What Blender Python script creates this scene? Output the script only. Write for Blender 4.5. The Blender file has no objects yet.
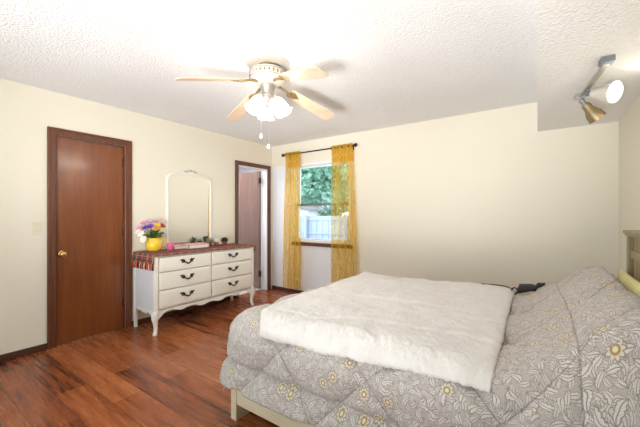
import bpy, bmesh, math, random
from mathutils import Vector, Matrix, noise
random.seed(7)
S = bpy.context.scene
COL = S.collection
PI = math.pi
V3 = Vector

# ------------------------------------------------------------------ camera, world, light, exposure
YAW = math.radians(35.10)
cam_data = bpy.data.cameras.new('camera')
cam = bpy.data.objects.new('camera', cam_data)
COL.objects.link(cam)
cam.location = (0, 0, 1.2575)
cam.rotation_euler = (PI/2, 0, YAW)
cam_data.sensor_width = 36.0
cam_data.lens = 319.11*36/640
cam_data.shift_y = 2.06/640
cam_data.clip_start = 0.02
S.camera = cam

w = bpy.data.worlds.new('sky'); S.world = w; w.use_nodes = True
bg = w.node_tree.nodes['Background']
bg.inputs['Color'].default_value = (0.80, 0.92, 1.0, 1)
bg.inputs['Strength'].default_value = 3.2

def area(name, loc, target, sx, sy, power, color=(1, 1, 1)):
    l = bpy.data.lights.new(name, 'AREA'); l.shape = 'RECTANGLE'; l.size = sx; l.size_y = sy
    l.energy = power; l.color = color
    o = bpy.data.objects.new(name, l); COL.objects.link(o)
    o.location = loc
    o.rotation_euler = (V3(target)-V3(loc)).to_track_quat('-Z', 'Y').to_euler()
    return o
# fill light added just inside the made-up window behind the camera
area('front_fill', (-1.75, -1.10, 1.35), (-1.75, 3.0, 1.45), 2.9, 1.5, 11, (1.0, 0.99, 0.97))
# added fill light facing up, so that the ceiling spreads it
area('bounce_fill', (-1.4, -0.35, 1.15), (-1.5, 0.1, 2.75), 2.2, 1.2, 2.5, (1.0, 0.985, 0.98))
# two more added fill spots behind the camera, turned up at the far ceiling
for aim, e in (((-0.75, 4.3, 2.1), 450), ((-3.2, 3.6, 2.0), 430)):
    fl = bpy.data.lights.new('ceiling_fill', 'SPOT'); fl.energy = e; fl.spot_size = math.radians(60); fl.spot_blend = 1; fl.shadow_soft_size = .3; fl.color = (1.0, 0.985, 0.98)
    fo = bpy.data.objects.new('ceiling_fill', fl); COL.objects.link(fo); fo.location = (-0.35, -1.1, 0.62)
    fo.rotation_euler = V3(aim).to_track_quat('-Z', 'Y').to_euler()
# unseen light added under the ceiling of the small room beyond the open door
area('side_room_light', (-4.75, 3.3, 2.38), (-4.75, 3.3, 0), 0.5, 0.5, 22, (1.0, 0.98, 0.96))

S.view_settings.view_transform = 'Standard'
S.view_settings.look = 'None'
S.view_settings.gamma = 1
S.view_settings.use_curve_mapping = False
S.view_settings.exposure = 0.38

# ------------------------------------------------------------------ helpers
def tag(o, label=None, cat=None, group=None, kind=None):
    if label: o['label'] = label
    if cat: o['category'] = cat
    if group: o['group'] = group
    if kind: o['kind'] = kind
    return o

def thing(name, label, cat, loc=(0, 0, 0), group=None, kind=None):
    o = bpy.data.objects.new(name, None); COL.objects.link(o)
    o.location = loc; o.empty_display_size = 0.1
    return tag(o, label, cat, group, kind)

def root_of(o):
    while o.parent: o = o.parent
    return o

class MB:
    """collects shapes in world coordinates, then links them as one mesh object"""
    def __init__(self): self.bm = bmesh.new()
    def _merge(self, t, M=None):
        if M is not None: bmesh.ops.transform(t, matrix=M, verts=t.verts)
        me = bpy.data.meshes.new('t'); t.to_mesh(me); t.free()
        self.bm.from_mesh(me); bpy.data.meshes.remove(me)
        return self
    def box(self, x0, x1, y0, y1, z0, z1, bev=0, seg=2, M=None):
        t = bmesh.new(); bmesh.ops.create_cube(t, size=1)
        for v in t.verts:
            v.co = V3(((x0+x1)/2+v.co.x*(x1-x0), (y0+y1)/2+v.co.y*(y1-y0), (z0+z1)/2+v.co.z*(z1-z0)))
        if bev: bmesh.ops.bevel(t, geom=list(t.edges), offset=bev, segments=seg, profile=.5, affect='EDGES')
        return self._merge(t, M)
    def lathe(self, prof, base=(0, 0, 0), axis=(0, 0, 1), seg=24, flute=0, nf=8):
        t = bmesh.new(); rings = []
        for (r, z) in prof:
            if r < 1e-5: rings.append([t.verts.new((0, 0, z))]); continue
            ring = []
            for i in range(seg):
                a = 2*PI*i/seg; k = 1+flute*math.cos(nf*a)
                ring.append(t.verts.new((r*k*math.cos(a), r*k*math.sin(a), z)))
            rings.append(ring)
        for a, b in zip(rings, rings[1:]):
            for i in range(seg):
                j = (i+1) % seg
                if len(a) == 1 and len(b) == 1: break
                if len(a) == 1: t.faces.new((a[0], b[j], b[i]))
                elif len(b) == 1: t.faces.new((a[i], a[j], b[0]))
                else: t.faces.new((a[i], a[j], b[j], b[i]))
        M = Matrix.Translation(base) @ V3(axis).to_track_quat('Z', 'Y').to_matrix().to_4x4()
        return self._merge(t, M)
    def tube(self, pts, rad, seg=10):
        pts = [V3(p) for p in pts]
        n = len(pts); rad = rad if isinstance(rad, (list, tuple)) else [rad]*n
        t = bmesh.new(); rings = []; up = None
        for i, p in enumerate(pts):
            d = (pts[min(i+1, n-1)]-pts[max(i-1, 0)]).normalized()
            if up is None: up = V3((0, 0, 1)) if abs(d.z) < .9 else V3((1, 0, 0))
            x = (up-d*up.dot(d)).normalized(); y = d.cross(x); up = x
            rings.append([t.verts.new(p+(x*math.cos(2*PI*k/seg)+y*math.sin(2*PI*k/seg))*rad[i]) for k in range(seg)])
        for a, b in zip(rings, rings[1:]):
            for i in range(seg):
                j = (i+1) % seg; t.faces.new((a[i], a[j], b[j], b[i]))
        t.faces.new(rings[0][::-1]); t.faces.new(rings[-1])
        return self._merge(t)
    def prism(self, pts, f, bev=0):
        """pts: 2-D outline, f(u, v, k) -> world point for k = 0 or 1 (the two faces)"""
        t = bmesh.new()
        a = [t.verts.new(f(u, v, 0)) for u, v in pts]; b = [t.verts.new(f(u, v, 1)) for u, v in pts]
        t.faces.new(a[::-1]); t.faces.new(b)
        n = len(pts)
        for i in range(n):
            j = (i+1) % n; t.faces.new((a[i], a[j], b[j], b[i]))
        bmesh.ops.recalc_face_normals(t, faces=t.faces)
        if bev: bmesh.ops.bevel(t, geom=list(t.edges), offset=bev, segments=2, profile=.5, affect='EDGES')
        return self._merge(t)
    def ball(self, c, rx, ry=None, rz=None, seg=14, M=None):
        t = bmesh.new(); bmesh.ops.create_uvsphere(t, u_segments=seg, v_segments=max(6, seg*2//3), radius=1)
        ry = ry or rx; rz = rz or rx
        for v in t.verts: v.co = V3((v.co.x*rx, v.co.y*ry, v.co.z*rz))
        if M is not None: bmesh.ops.transform(t, matrix=M, verts=t.verts)
        return self._merge(t, Matrix.Translation(c))
    def quad(self, a, b, c, d):
        vs = [self.bm.verts.new(p) for p in (a, b, c, d)]; self.bm.faces.new(vs); return self
    def build(self, name, mat, parent=None, smooth=False, angle=40):
        me = bpy.data.meshes.new(name)
        if parent:
            off = -V3(root_of(parent).location)
            for v in self.bm.verts: v.co += off
        if smooth:
            for f in self.bm.faces: f.smooth = True
            for e in self.bm.edges:
                if len(e.link_faces) == 2 and e.calc_face_angle(0) > math.radians(angle): e.smooth = False
        self.bm.to_mesh(me); self.bm.free()
        me.materials.append(mat)
        o = bpy.data.objects.new(name, me); COL.objects.link(o)
        if parent: o.parent = parent
        return o

def struct(name, mb, mat, label, cat, smooth=False):
    return tag(mb.build(name, mat, None, smooth), label, cat, None, 'structure')

def move(o, loc):
    """put a one-mesh thing's origin at its base"""
    loc = V3(loc)
    for v in o.data.vertices: v.co -= loc
    o.location = loc
    return o

# ------------------------------------------------------------------ materials
class NT:
    def __init__(self, name):
        self.m = bpy.data.materials.new(name); self.m.use_nodes = True
        self.t = self.m.node_tree; self.n = self.t.nodes; self.l = self.t.links
        self.b = self.n['Principled BSDF']; self.out = self.n['Material Output']
    def put(self, sock, v):
        if v is None: return
        if isinstance(v, bpy.types.NodeSocket): self.l.new(v, sock)
        else: sock.default_value = v
    def math(self, op, a, b=None, c=None, clamp=False):
        n = self.n.new('ShaderNodeMath'); n.operation = op; n.use_clamp = clamp
        for i, v in enumerate((a, b, c)): self.put(n.inputs[i], v)
        return n.outputs[0]
    def vmath(self, op, a, b=None, s=None):
        n = self.n.new('ShaderNodeVectorMath'); n.operation = op
        self.put(n.inputs[0], a); self.put(n.inputs[1], b)
        if s is not None: self.put(n.inputs['Scale'], s)
        return n.outputs['Value'] if op in ('LENGTH', 'DOT_PRODUCT', 'DISTANCE') else n.outputs[0]
    def coord(self, which='Object'):
        return self.n.new('ShaderNodeTexCoord').outputs[which]
    def mapping(self, vec, scale=(1, 1, 1), rot=(0, 0, 0), loc=(0, 0, 0)):
        n = self.n.new('ShaderNodeMapping'); self.l.new(vec, n.inputs[0])
        n.inputs['Scale'].default_value = scale; n.inputs['Rotation'].default_value = rot; n.inputs['Location'].default_value = loc
        return n.outputs[0]
    def noise(self, vec, scale=5, detail=3, rough=.5, dist=0, out='Fac'):
        n = self.n.new('ShaderNodeTexNoise'); self.put(n.inputs['Vector'], vec)
        n.inputs['Scale'].default_value = scale; n.inputs['Detail'].default_value = detail
        n.inputs['Roughness'].default_value = rough; n.inputs['Distortion'].default_value = dist
        return n.outputs[out]
    def voro(self, vec, scale=5, feature='F1', rnd=1.0):
        n = self.n.new('ShaderNodeTexVoronoi'); n.feature = feature; self.put(n.inputs['Vector'], vec)
        n.inputs['Scale'].default_value = scale; n.inputs['Randomness'].default_value = rnd
        return n
    def ramp(self, fac, stops, interp='LINEAR'):
        n = self.n.new('ShaderNodeValToRGB'); self.put(n.inputs[0], fac); e = n.color_ramp
        e.interpolation = interp
        while len(e.elements) < len(stops): e.elements.new(.5)
        for el, (p, c) in zip(e.elements, stops): el.position = p; el.color = (c[0], c[1], c[2], 1)
        return n.outputs[0]
    def mix(self, f, a, b, mode='MIX'):
        n = self.n.new('ShaderNodeMix'); n.data_type = 'RGBA'; n.blend_type = mode
        self.put(n.inputs[0], f)
        for s, v in ((n.inputs[6], a), (n.inputs[7], b)):
            if isinstance(v, (tuple, list)): v = (v[0], v[1], v[2], 1)
            self.put(s, v)
        return n.outputs[2]
    def sep(self, vec):
        n = self.n.new('ShaderNodeSeparateXYZ'); self.l.new(vec, n.inputs[0]); return n.outputs
    def comb(self, x, y, z=0.0):
        n = self.n.new('ShaderNodeCombineXYZ')
        for i, v in enumerate((x, y, z)): self.put(n.inputs[i], v)
        return n.outputs[0]
    def bump(self, h, strength=.3, dist=.01):
        n = self.n.new('ShaderNodeBump'); n.inputs['Strength'].default_value = strength; n.inputs['Distance'].default_value = dist
        self.put(n.inputs['Height'], h); self.l.new(n.outputs[0], self.b.inputs['Normal'])
        return n
    def set(self, color=None, rough=None, metal=None, spec=None, **kw):
        if isinstance(color, (tuple, list)): color = (color[0], color[1], color[2], 1)
        self.put(self.b.inputs['Base Color'], color); self.put(self.b.inputs['Roughness'], rough)
        self.put(self.b.inputs['Metallic'], metal); self.put(self.b.inputs['Specular IOR Level'], spec)
        for k, v in kw.items(): self.put(self.b.inputs[k.replace('_', ' ')], v)
        return self

def rgb(r, g, b):
    f = lambda c: (c/255/12.92) if c/255 <= .04045 else ((c/255+.055)/1.055)**2.4
    return (f(r), f(g), f(b))

def plain(name, col, rough=.5, metal=0, var=.06, scale=14, spec=.5, bump=0):
    t = NT(name); n = t.noise(t.coord(), scale, 3)
    a = tuple(max(0, c*(1-var)) for c in col); b = tuple(min(1, c*(1+var)) for c in col)
    t.set(t.ramp(n, [(.3, a), (.7, b)]), rough, metal, spec)
    if bump: t.bump(t.noise(t.coord(), scale*6, 4), bump, .004)
    return t.m

M = {}
def wall_mat(name, col):
    t = NT(name); co = t.coord()
    n = t.noise(co, 1.2, 2)
    t.set(t.ramp(n, [(.3, tuple(c*.985 for c in col)), (.7, col)]), .62, 0, .3)
    t.bump(t.noise(co, 70, 4), .12, .004)
    return t.m
M['wall'] = wall_mat('cream_wall_paint', rgb(232, 225, 208))
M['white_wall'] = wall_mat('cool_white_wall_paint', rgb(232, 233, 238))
def ceiling_mat(name, col, sc):
    t = NT(name); co = t.coord()
    v = t.voro(t.vmath('ADD', co, t.vmath('SCALE', t.noise(co, 18, 2, out='Color'), s=.03)), sc, 'SMOOTH_F1')
    v.inputs['Smoothness'].default_value = .35
    h = t.math('ADD', t.math('MULTIPLY', t.noise(co, sc*.9, 4, .6), .8), t.math('MULTIPLY', v.outputs['Distance'], -.7))
    t.set(t.ramp(t.noise(co, 1.5, 2), [(.3, tuple(c*.97 for c in col)), (.7, col)]), .9, 0, .1)
    t.bump(h, .5, .012)
    return t.m
M['ceiling'] = ceiling_mat('textured_ceiling_plaster', rgb(240, 240, 240), 72)
M['soffit'] = ceiling_mat('textured_soffit_plaster', rgb(242, 241, 239), 60)

def wood(name, dark, mid, light, axis='Z', scale=1.0, rough=.35, coat=0.0):
    t = NT(name); co = t.coord()
    s = {'X': (.7, 9, 9), 'Y': (9, .7, 9), 'Z': (9, 9, .7)}[axis]
    v = t.mapping(co, tuple(k*scale for k in s))
    n1 = t.noise(v, 2.2, 5, .6, 1.2); n2 = t.noise(v, 11, 4, .6, .3)
    f = t.math('ADD', t.math('MULTIPLY', n1, .7), t.math('MULTIPLY', n2, .3))
    t.set(t.ramp(f, [(.30, dark), (.5, mid), (.72, light)]), rough, 0, .5)
    t.b.inputs['Coat Weight'].default_value = coat; t.b.inputs['Coat Roughness'].default_value = .18
    t.bump(n2, .05, .002)
    return t.m
M['door'] = wood('door_veneer', rgb(104, 52, 20), rgb(122, 64, 26), rgb(138, 78, 34), 'Z', .55, .33, .35)
M['trim'] = wood('dark_trim_wood', rgb(80, 43, 27), rgb(101, 57, 36), rgb(120, 71, 45), 'Z', 1, .4)
M['trim2'] = wood('mauve_brown_trim', rgb(84, 54, 46), rgb(101, 68, 58), rgb(116, 82, 70), 'Z', 1, .42)
M['base'] = wood('baseboard_wood', rgb(58, 34, 25), rgb(78, 46, 33), rgb(96, 60, 42), 'Y', 1, .45)
M['leaf_door'] = wood('mauve_door_veneer', rgb(108, 82, 74), rgb(124, 97, 88), rgb(138, 111, 101), 'Z', .6, .3, .4)
M['white_paint'] = plain('white_satin_paint', rgb(238, 233, 222), .38, var=.02)
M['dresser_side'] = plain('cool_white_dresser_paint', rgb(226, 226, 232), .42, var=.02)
M['jamb_white'] = plain('white_jamb_paint', rgb(236, 237, 242), .4, var=.02)
M['black_metal'] = plain('black_iron', (.018, .015, .014), .42, .6, var=.3)
M['bronze'] = plain('dark_bronze', rgb(64, 50, 38), .4, .7, var=.15)
M['brass'] = plain('polished_brass', rgb(214, 180, 112), .22, 1, var=.08)
M['antique'] = plain('antique_brass', rgb(150, 132, 100), .45, .7, var=.12)
M['nickel'] = plain('brushed_nickel', rgb(196, 190, 182), .3, .9, var=.06)
M['fan_white'] = plain('fan_cream_enamel', rgb(204, 196, 184), .35, .1, var=.05)
M['plate'] = plain('ivory_plastic', rgb(226, 216, 192), .4, var=.03)
M['pink'] = plain('pink_ceramic', rgb(238, 112, 160), .4, var=.05)
M['yellow_ceramic'] = plain('yellow_glazed_ceramic', rgb(240, 200, 60), .25, var=.08)
M['terracotta'] = plain('terracotta', rgb(150, 78, 58), .75, var=.15)
M['soil'] = plain('dark_soil', rgb(50, 38, 30), .95, var=.3)
M['green'] = plain('leaf_green', rgb(52, 104, 44), .5, var=.3, scale=30)
M['sage'] = plain('sage_green_leaf', rgb(138, 152, 112), .55, var=.2, scale=30)
M['dark_leaf'] = plain('near_black_leaf', rgb(38, 44, 46), .4, var=.3, scale=30)
M['pale_leaf'] = plain('pale_grey_leaf', rgb(226, 226, 214), .55, var=.08, scale=30)
M['bed_wood'] = wood('cream_bed_wood', rgb(196, 180, 150), rgb(208, 194, 166), rgb(218, 206, 180), 'X', .8, .5)
M['head_wood'] = wood('grey_washed_wood', rgb(126, 110, 80), rgb(154, 137, 104), rgb(174, 158, 126), 'Z', 1, .5)
M['yellow_cloth'] = plain('pale_yellow_cotton', rgb(232, 222, 160), .9, var=.05, bump=.15)
M['mattress'] = plain('white_ticking', rgb(230, 228, 222), .9, var=.03)
M['black_cloth'] = plain('black_nylon', (.02, .02, .022), .65, var=.3)

# laminate floor: planks along X with alternating strips
t = NT('reddish_laminate'); co = t.coord()
br = t.n.new('ShaderNodeTexBrick'); br.offset = .37; br.offset_frequency = 2
t.l.new(co, br.inputs['Vector'])
br.inputs['Color1'].default_value = (0, 0, 0, 1); br.inputs['Color2'].default_value = (1, 1, 1, 1)
br.inputs['Mortar'].default_value = (0, 0, 0, 1); br.inputs['Scale'].default_value = 1
br.inputs['Mortar Size'].default_value = .0022; br.inputs['Brick Width'].default_value = 1.18; br.inputs['Row Height'].default_value = 0.19
br.inputs['Mortar Smooth'].default_value = .3
xyz = t.sep(co)
row = t.math('FLOOR', t.math('DIVIDE', xyz[1], 0.19))
off = t.math('MULTIPLY', t.math('FRACT', t.math('MULTIPLY', t.math('SINE', t.math('MULTIPLY', row, 12.9898)), 43758.5453)), 9.0)
pv = t.comb(t.math('ADD', xyz[0], off), xyz[1], t.math('MULTIPLY', row, 1.7))
g1 = t.noise(t.mapping(pv, (1.15, 14, 1)), 1.5, 3, .5, .7)
g2 = t.noise(t.mapping(pv, (3.0, 48, 1)), 2.0, 4, .6, .4)
plank = t.sep(br.outputs['Color'])[0]
f = t.math('ADD', t.math('ADD', t.math('MULTIPLY', g1, .78), t.math('MULTIPLY', g2, .22)), t.math('MULTIPLY', t.math('SUBTRACT', plank, .5), .26))
c = t.ramp(f, [(.26, rgb(62, 28, 13)), (.36, rgb(104, 51, 25)), (.46, rgb(138, 73, 38)), (.58, rgb(156, 87, 48)), (.78, rgb(184, 114, 70))])
c = t.mix(br.outputs['Fac'], c, rgb(66, 31, 17))
t.set(c, t.math('ADD', t.math('MULTIPLY', g2, .14), .20), 0, .45)
t.bump(t.math('ADD', t.math('MULTIPLY', g2, .3), t.math('MULTIPLY', br.outputs['Fac'], -1.0)), .12, .002)
M['floor'] = t.m

# ------------------------------------------------------------------ room shell
XL, XR, YB, YF, H, HS = -3.834, 0.565, 4.019, -1.25, 2.44, 2.132
T = 0.12
struct('floor', MB().box(XL-T, XR+T, YF-T, YB+T, -.1, 0), M['floor'], 'reddish brown wood laminate floor of the bedroom', 'floor')
struct('ceiling', MB().box(XL-T, XR+T, YF-T, YB+T, H, H+.1), M['ceiling'], 'white textured upper ceiling that carries the fan', 'ceiling')
# lowered ceiling over the head of the bed, its edge not quite parallel to the side walls
ex = lambda y: -.024-.01377*(y-1.565)
sf = [(ex(YF), YF), (ex(YB), YB), (XR, YB), (XR, YF)]
struct('ceiling_lowered', MB().prism(sf, lambda u, v, k: V3((u, v, HS+k*(H-HS)))), M['soffit'], 'lowered white textured ceiling section above the head of the bed', 'ceiling')

D1 = (1.043, 1.668, 2.035)      # door openings in the left wall: y0, y1, top
D2 = (3.275, 3.905, 2.035)
b = MB()
b.box(XL-T, XL, YF-T, D1[0], 0, H); b.box(XL-T, XL, D1[0], D1[1], D1[2], H)
b.box(XL-T, XL, D1[1], D2[0], 0, H); b.box(XL-T, XL, D2[0], D2[1], D2[2], H); b.box(XL-T, XL, D2[1], YB+T, 0, H)
struct('wall_left', b, M['wall'], 'cream wall on the left with two door openings', 'wall')
WX0, WX1, WZ0, WZ1 = -3.36, -2.27, .835, 2.085
b = MB()
b.box(XL, WX0, YB, YB+T, 0, H); b.box(WX1, XR+T, YB, YB+T, 0, H)
b.box(WX0, WX1, YB, YB+T, 0, WZ0); b.box(WX0, WX1, YB, YB+T, WZ1, H)
struct('wall_back', b, M['wall'], 'cream wall at the back with the curtained window', 'wall')
struct('wall_right', MB().box(XR, XR+T, YF-T, YB, 0, HS+.3), M['wall'], 'cream wall on the right behind the headboard', 'wall')
b = MB()
b.box(XL, -3.3, YF-T, YF, 0, H); b.box(-.2, XR, YF-T, YF, 0, H); b.box(-3.3, -.2, YF-T, YF, 0, .55); b.box(-3.3, -.2, YF-T, YF, 2.15, H)
struct('wall_front', b, M['wall'], 'cream wall behind the viewer with an added window opening', 'wall')
# bright cool light around the window, put into colour as a thin panel
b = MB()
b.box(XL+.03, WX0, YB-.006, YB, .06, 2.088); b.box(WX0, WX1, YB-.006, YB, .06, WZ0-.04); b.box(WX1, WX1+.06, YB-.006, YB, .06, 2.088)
struct('bright_patch_panel', b, M['white_wall'], 'thin cool white panel added for the bright patch around and below the window', 'bright patch panel')
bb = lambda a, c: MB().box(XL, XL+.014, a, c, 0, .058, .003)
struct('baseboard_left', bb(YF, .98), M['base'], 'dark brown baseboard left of the closed door', 'baseboard')
struct('baseboard_left.001', bb(1.732, 3.212), M['base'], 'dark brown baseboard behind the dresser', 'baseboard')
struct('baseboard_back', MB().box(XL+.014, XR, YB-.016, YB, 0, .06, .003), M['base'], 'dark brown baseboard along the back wall', 'baseboard')
struct('baseboard_right', MB().box(XR-.014, XR, YF, YB-.016, 0, .06, .003), M['base'], 'dark brown baseboard along the right wall', 'baseboard')

# unseen wide window added behind the viewer as a source of fill light
wf = thing('fill_window', 'unseen wide white framed window added behind the viewer for fill light', 'window', (-1.75, YF, .55), None, 'structure')
b = MB(); yy = YF-.09
b.box(-3.3, -.2, yy, yy+.06, .55, .60); b.box(-3.3, -.2, yy, yy+.06, 2.10, 2.15)
for x in (-3.3, -2.3, -1.25, -.25): b.box(x, x+.05, yy, yy+.06, .6, 2.1)
b.build('window_frame', M['white_paint'], wf)
tg = NT('window_glass'); tr = tg.n.new('ShaderNodeBsdfTransparent'); gl = tg.n.new('ShaderNodeBsdfGlossy'); gl.inputs['Roughness'].default_value = .02
fr = tg.n.new('ShaderNodeFresnel'); fr.inputs[0].default_value = 1.3
mx = tg.n.new('ShaderNodeMixShader'); tg.l.new(fr.outputs[0], mx.inputs[0]); tg.l.new(tr.outputs[0], mx.inputs[1]); tg.l.new(gl.outputs[0], mx.inputs[2]); tg.l.new(mx.outputs[0], tg.out.inputs[0])
tr.inputs[0].default_value = (.93, .97, .96, 1)
M['glass'] = tg.m
MB().box(-3.27, -.23, yy+.02, yy+.026, .58, 2.12).build('pane', M['glass'], wf)

# ------------------------------------------------------------------ the small room beyond the open door
rx0 = -5.6
b = MB(); b.box(rx0-.1, rx0, 2.5, 4.9, 0, H); b.box(rx0, XL-T, 4.8, 4.9, 0, H); b.box(rx0, XL-T, 2.5, 2.6, 0, H)
struct('wall_side_room', b, M['white_wall'], 'white walls of the small room seen through the open door', 'wall')
struct('floor_side_room', MB().box(rx0, XL-T, 2.6, 4.8, -.1, -.002), plain('white_vinyl_tile', rgb(222, 220, 220), .4, var=.04), 'pale vinyl floor of the small room through the open door', 'floor')
struct('ceiling_side_room', MB().box(rx0, XL-T, 2.6, 4.8, H, H+.1), M['white_wall'], 'white ceiling of the small room through the open door', 'ceiling')
b = MB(); b.box(XL-T-.02, XL-T-.001, YB+T, 4.8, 0, H); 
struct('wall_side_room_near', b, M['white_wall'], 'white partition wall of the small room beside the open door', 'wall')

# ------------------------------------------------------------------ doors
def casing(root, y0, y1, top, mat, wd=.063, th=.022):
    b = MB()
    for (a, c) in ((y0-wd, y0), (y1, y1+wd)):
        b.box(XL, XL+th*.7, a, c, 0, top+wd, .004)
    b.box(XL, XL+th*.7, y0, y1, top, top+wd, .004)
    # raised outer band of the moulding
    b.box(XL, XL+th, y0-wd, y0-wd+.022, 0, top+wd, .005); b.box(XL, XL+th, y1+wd-.022, y1+wd, 0, top+wd, .005)
    b.box(XL, XL+th, y0-wd+.022, y1+wd-.022, top+wd-.022, top+wd, .005)
    b.build('door_casing', mat, root)
    return root
d1 = thing('door_1', 'closed reddish brown flush door in dark casing at left', 'door', (XL, (D1[0]+D1[1])/2, 0), None, 'structure')
casing(d1, *D1, M['trim'])
b = MB(); b.box(XL-T, XL, D1[0], D1[0]+.014, 0, D1[2]); b.box(XL-T, XL, D1[1]-.014, D1[1], 0, D1[2]); b.box(XL-T, XL, D1[0]+.014, D1[1]-.014, D1[2]-.014, D1[2])
b.build('door_jamb', M['trim'], d1)
MB().box(XL-.06, XL-.022, D1[0]+.0145, D1[1]-.0145, .002, D1[2]-.018, .002).build('door_panel', M['door'], d1)
b = MB(); kx, ky, kz = XL-.022, 1.098, .885
b.lathe([(0, 0), (.033, 0), (.033, .004), (.026, .010), (.012, .012), (.011, .03), (.017, .036), (.026, .046), (.029, .058), (.026, .070), (.016, .077), (0, .079)], (kx, ky, kz), (1, 0, 0), 28)
kb = b.build('door_knob', M['brass'], d1, True, 50); kb['label'] = 'round polished brass knob'
for z in (.25, 1.02, 1.80):
    b = MB(); b.lathe([(0, 0), (.007, 0), (.007, .09), (0, .09)], (XL-.014, D1[1]-.017, z), (0, 0, 1), 10)
    b.build('hinge', M['bronze'], d1, True)

d2 = thing('door_2', 'open mauve brown door swung into the small white room beside the window wall', 'door', (XL, (D2[0]+D2[1])/2, 0), None, 'structure')
casing(d2, *D2, M['trim2'], .062)
b = MB(); b.box(XL-T, XL, D2[0], D2[0]+.014, 0, D2[2]); b.box(XL-T, XL, D2[1]-.014, D2[1], 0, D2[2]); b.box(XL-T, XL, D2[0]+.014, D2[1]-.014, D2[2]-.014, D2[2])
b.build('door_jamb', M['jamb_white'], d2)
MB().box(XL-T-.64, XL-T-.015, D2[1]-.052, D2[1]-.016, .012, D2[2]-.02, .002).build('door_panel', M['leaf_door'], d2)
for z in (.22, 1.80):
    b = MB(); b.box(XL-T-.03, XL-T+.03, D2[1]-.060, D2[1]-.0525, z, z+.10)
    b.lathe([(0, 0), (.009, 0), (.009, .1), (0, .1)], (XL-T-.006, D2[1]-.064, z), (0, 0, 1), 10)
    b.build('hinge', M['bronze'], d2, True)
b = MB(); b.lathe([(0, 0), (.03, 0), (.03, .006), (.011, .012), (.011, .03), (.026, .045), (.028, .058), (.016, .075), (0, .077)], (XL-T-.58, D2[1]-.052, .93), (0, -1, 0), 20)
b.build('door_knob', M['brass'], d2, True)

# light switch
sw = thing('light_switch', 'ivory light switch plate on the wall left of the closed door', 'light switch', (XL, .905, 1.142))
MB().box(XL, XL+.006, .905-.036, .905+.036, 1.142-.058, 1.142+.058, .0025).build('switch_plate', M['plate'], sw)
MB().box(XL+.006, XL+.016, .905-.005, .905+.005, 1.142-.002, 1.142+.014, .002).build('toggle', M['plate'], sw)
for dz in (-.032, .032):
    b = MB(); b.lathe([(0, 0), (.0035, 0), (.0025, .0015), (0, .0018)], (XL+.006, .905, 1.142+dz), (1, 0, 0), 8)
    b.build('screw', M['nickel'], sw)

# ------------------------------------------------------------------ back window
w1 = thing('window_1', 'white double hung window with brown sill behind the yellow curtains', 'window', ((WX0+WX1)/2, YB, WZ0), None, 'structure')
b = MB(); y0, y1 = YB-.004, YB+T
b.box(WX0, WX0+.045, y0, y1, WZ0, WZ1); b.box(WX1-.045, WX1, y0, y1, WZ0, WZ1)
b.box(WX0+.045, WX1-.045, y0, y1, WZ1-.035, WZ1); b.box(WX0+.045, WX1-.045, y0, y1, WZ0, WZ0+.02)
b.build('window_frame', M['jamb_white'], w1)
M['sash_grey'] = plain('grey_aluminium', rgb(120, 128, 134), .4, .5, var=.05)
b = MB(); zm = 1.43; a0, a1 = WX0+.045, WX1-.045
for (za, zb, yo) in ((zm-.02, WZ1-.035, .075), (WZ0+.02, zm+.02, .04)):
    b.box(a0, a0+.032, YB+yo, YB+yo+.03, za, zb); b.box(a1-.032, a1, YB+yo, YB+yo+.03, za, zb)
    b.box(a0+.032, a1-.032, YB+yo, YB+yo+.03, zb-.025, zb)
    if yo > .05: b.box(a0+.032, a1-.032, YB+yo, YB+yo+.03, za, za+.03)
    else: b.box(a0+.032, a1-.032, YB+yo, YB+yo+.03, za, za+.035)
b.build('sash', M['jamb_white'], w1)
MB().box(a0+.01, a1-.01, YB+.032, YB+.04, zm-.022, zm+.022, .002).build('meeting_rail', M['sash_grey'], w1)
MB().box(a0+.03, a1-.03, YB+.088, YB+.092, zm, WZ1-.055).build('pane', M['glass'], w1)
MB().box(a0+.03, a1-.03, YB+.053, YB+.057, WZ0+.05, zm).build('pane', M['glass'], w1)
MB().box(WX0-.02, WX1+.02, YB-.028, YB+.02, WZ0-.055, WZ0-.001, .004).build('window_sill', M['trim'], w1)

# curtain rod
rod = thing('curtain_rod', 'thin dark bronze curtain rod above the window', 'curtain rod', (-2.83, 3.93, 2.24))
RY, RZ = 3.93, 2.243
MB().tube([(-3.47, RY, RZ), (-2.19, RY, RZ)], .0095, 12).build('rod', M['bronze'], rod, True)
for x in (-3.482, -2.178):
    sx = 1 if x > -3 else -1
    b = MB(); b.lathe([(0, 0), (.012, 0), (.018, .006), (.012, .012), (.022, .024), (.028, .038), (.022, .052), (.008, .06), (0, .062)], (x-sx*.014, RY, RZ), (sx, 0, 0), 16)
    b.build('finial', M['bronze'], rod, True)
for x in (-3.43, -2.235):
    b = MB(); b.box(x-.008, x+.008, RY-.005, YB-.007, RZ-.018, RZ-.008, .002); b.box(x-.012, x+.012, YB-.013, YB-.0065, RZ-.05, RZ+.03, .002)
    b.build('bracket', M['bronze'], rod)

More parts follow.
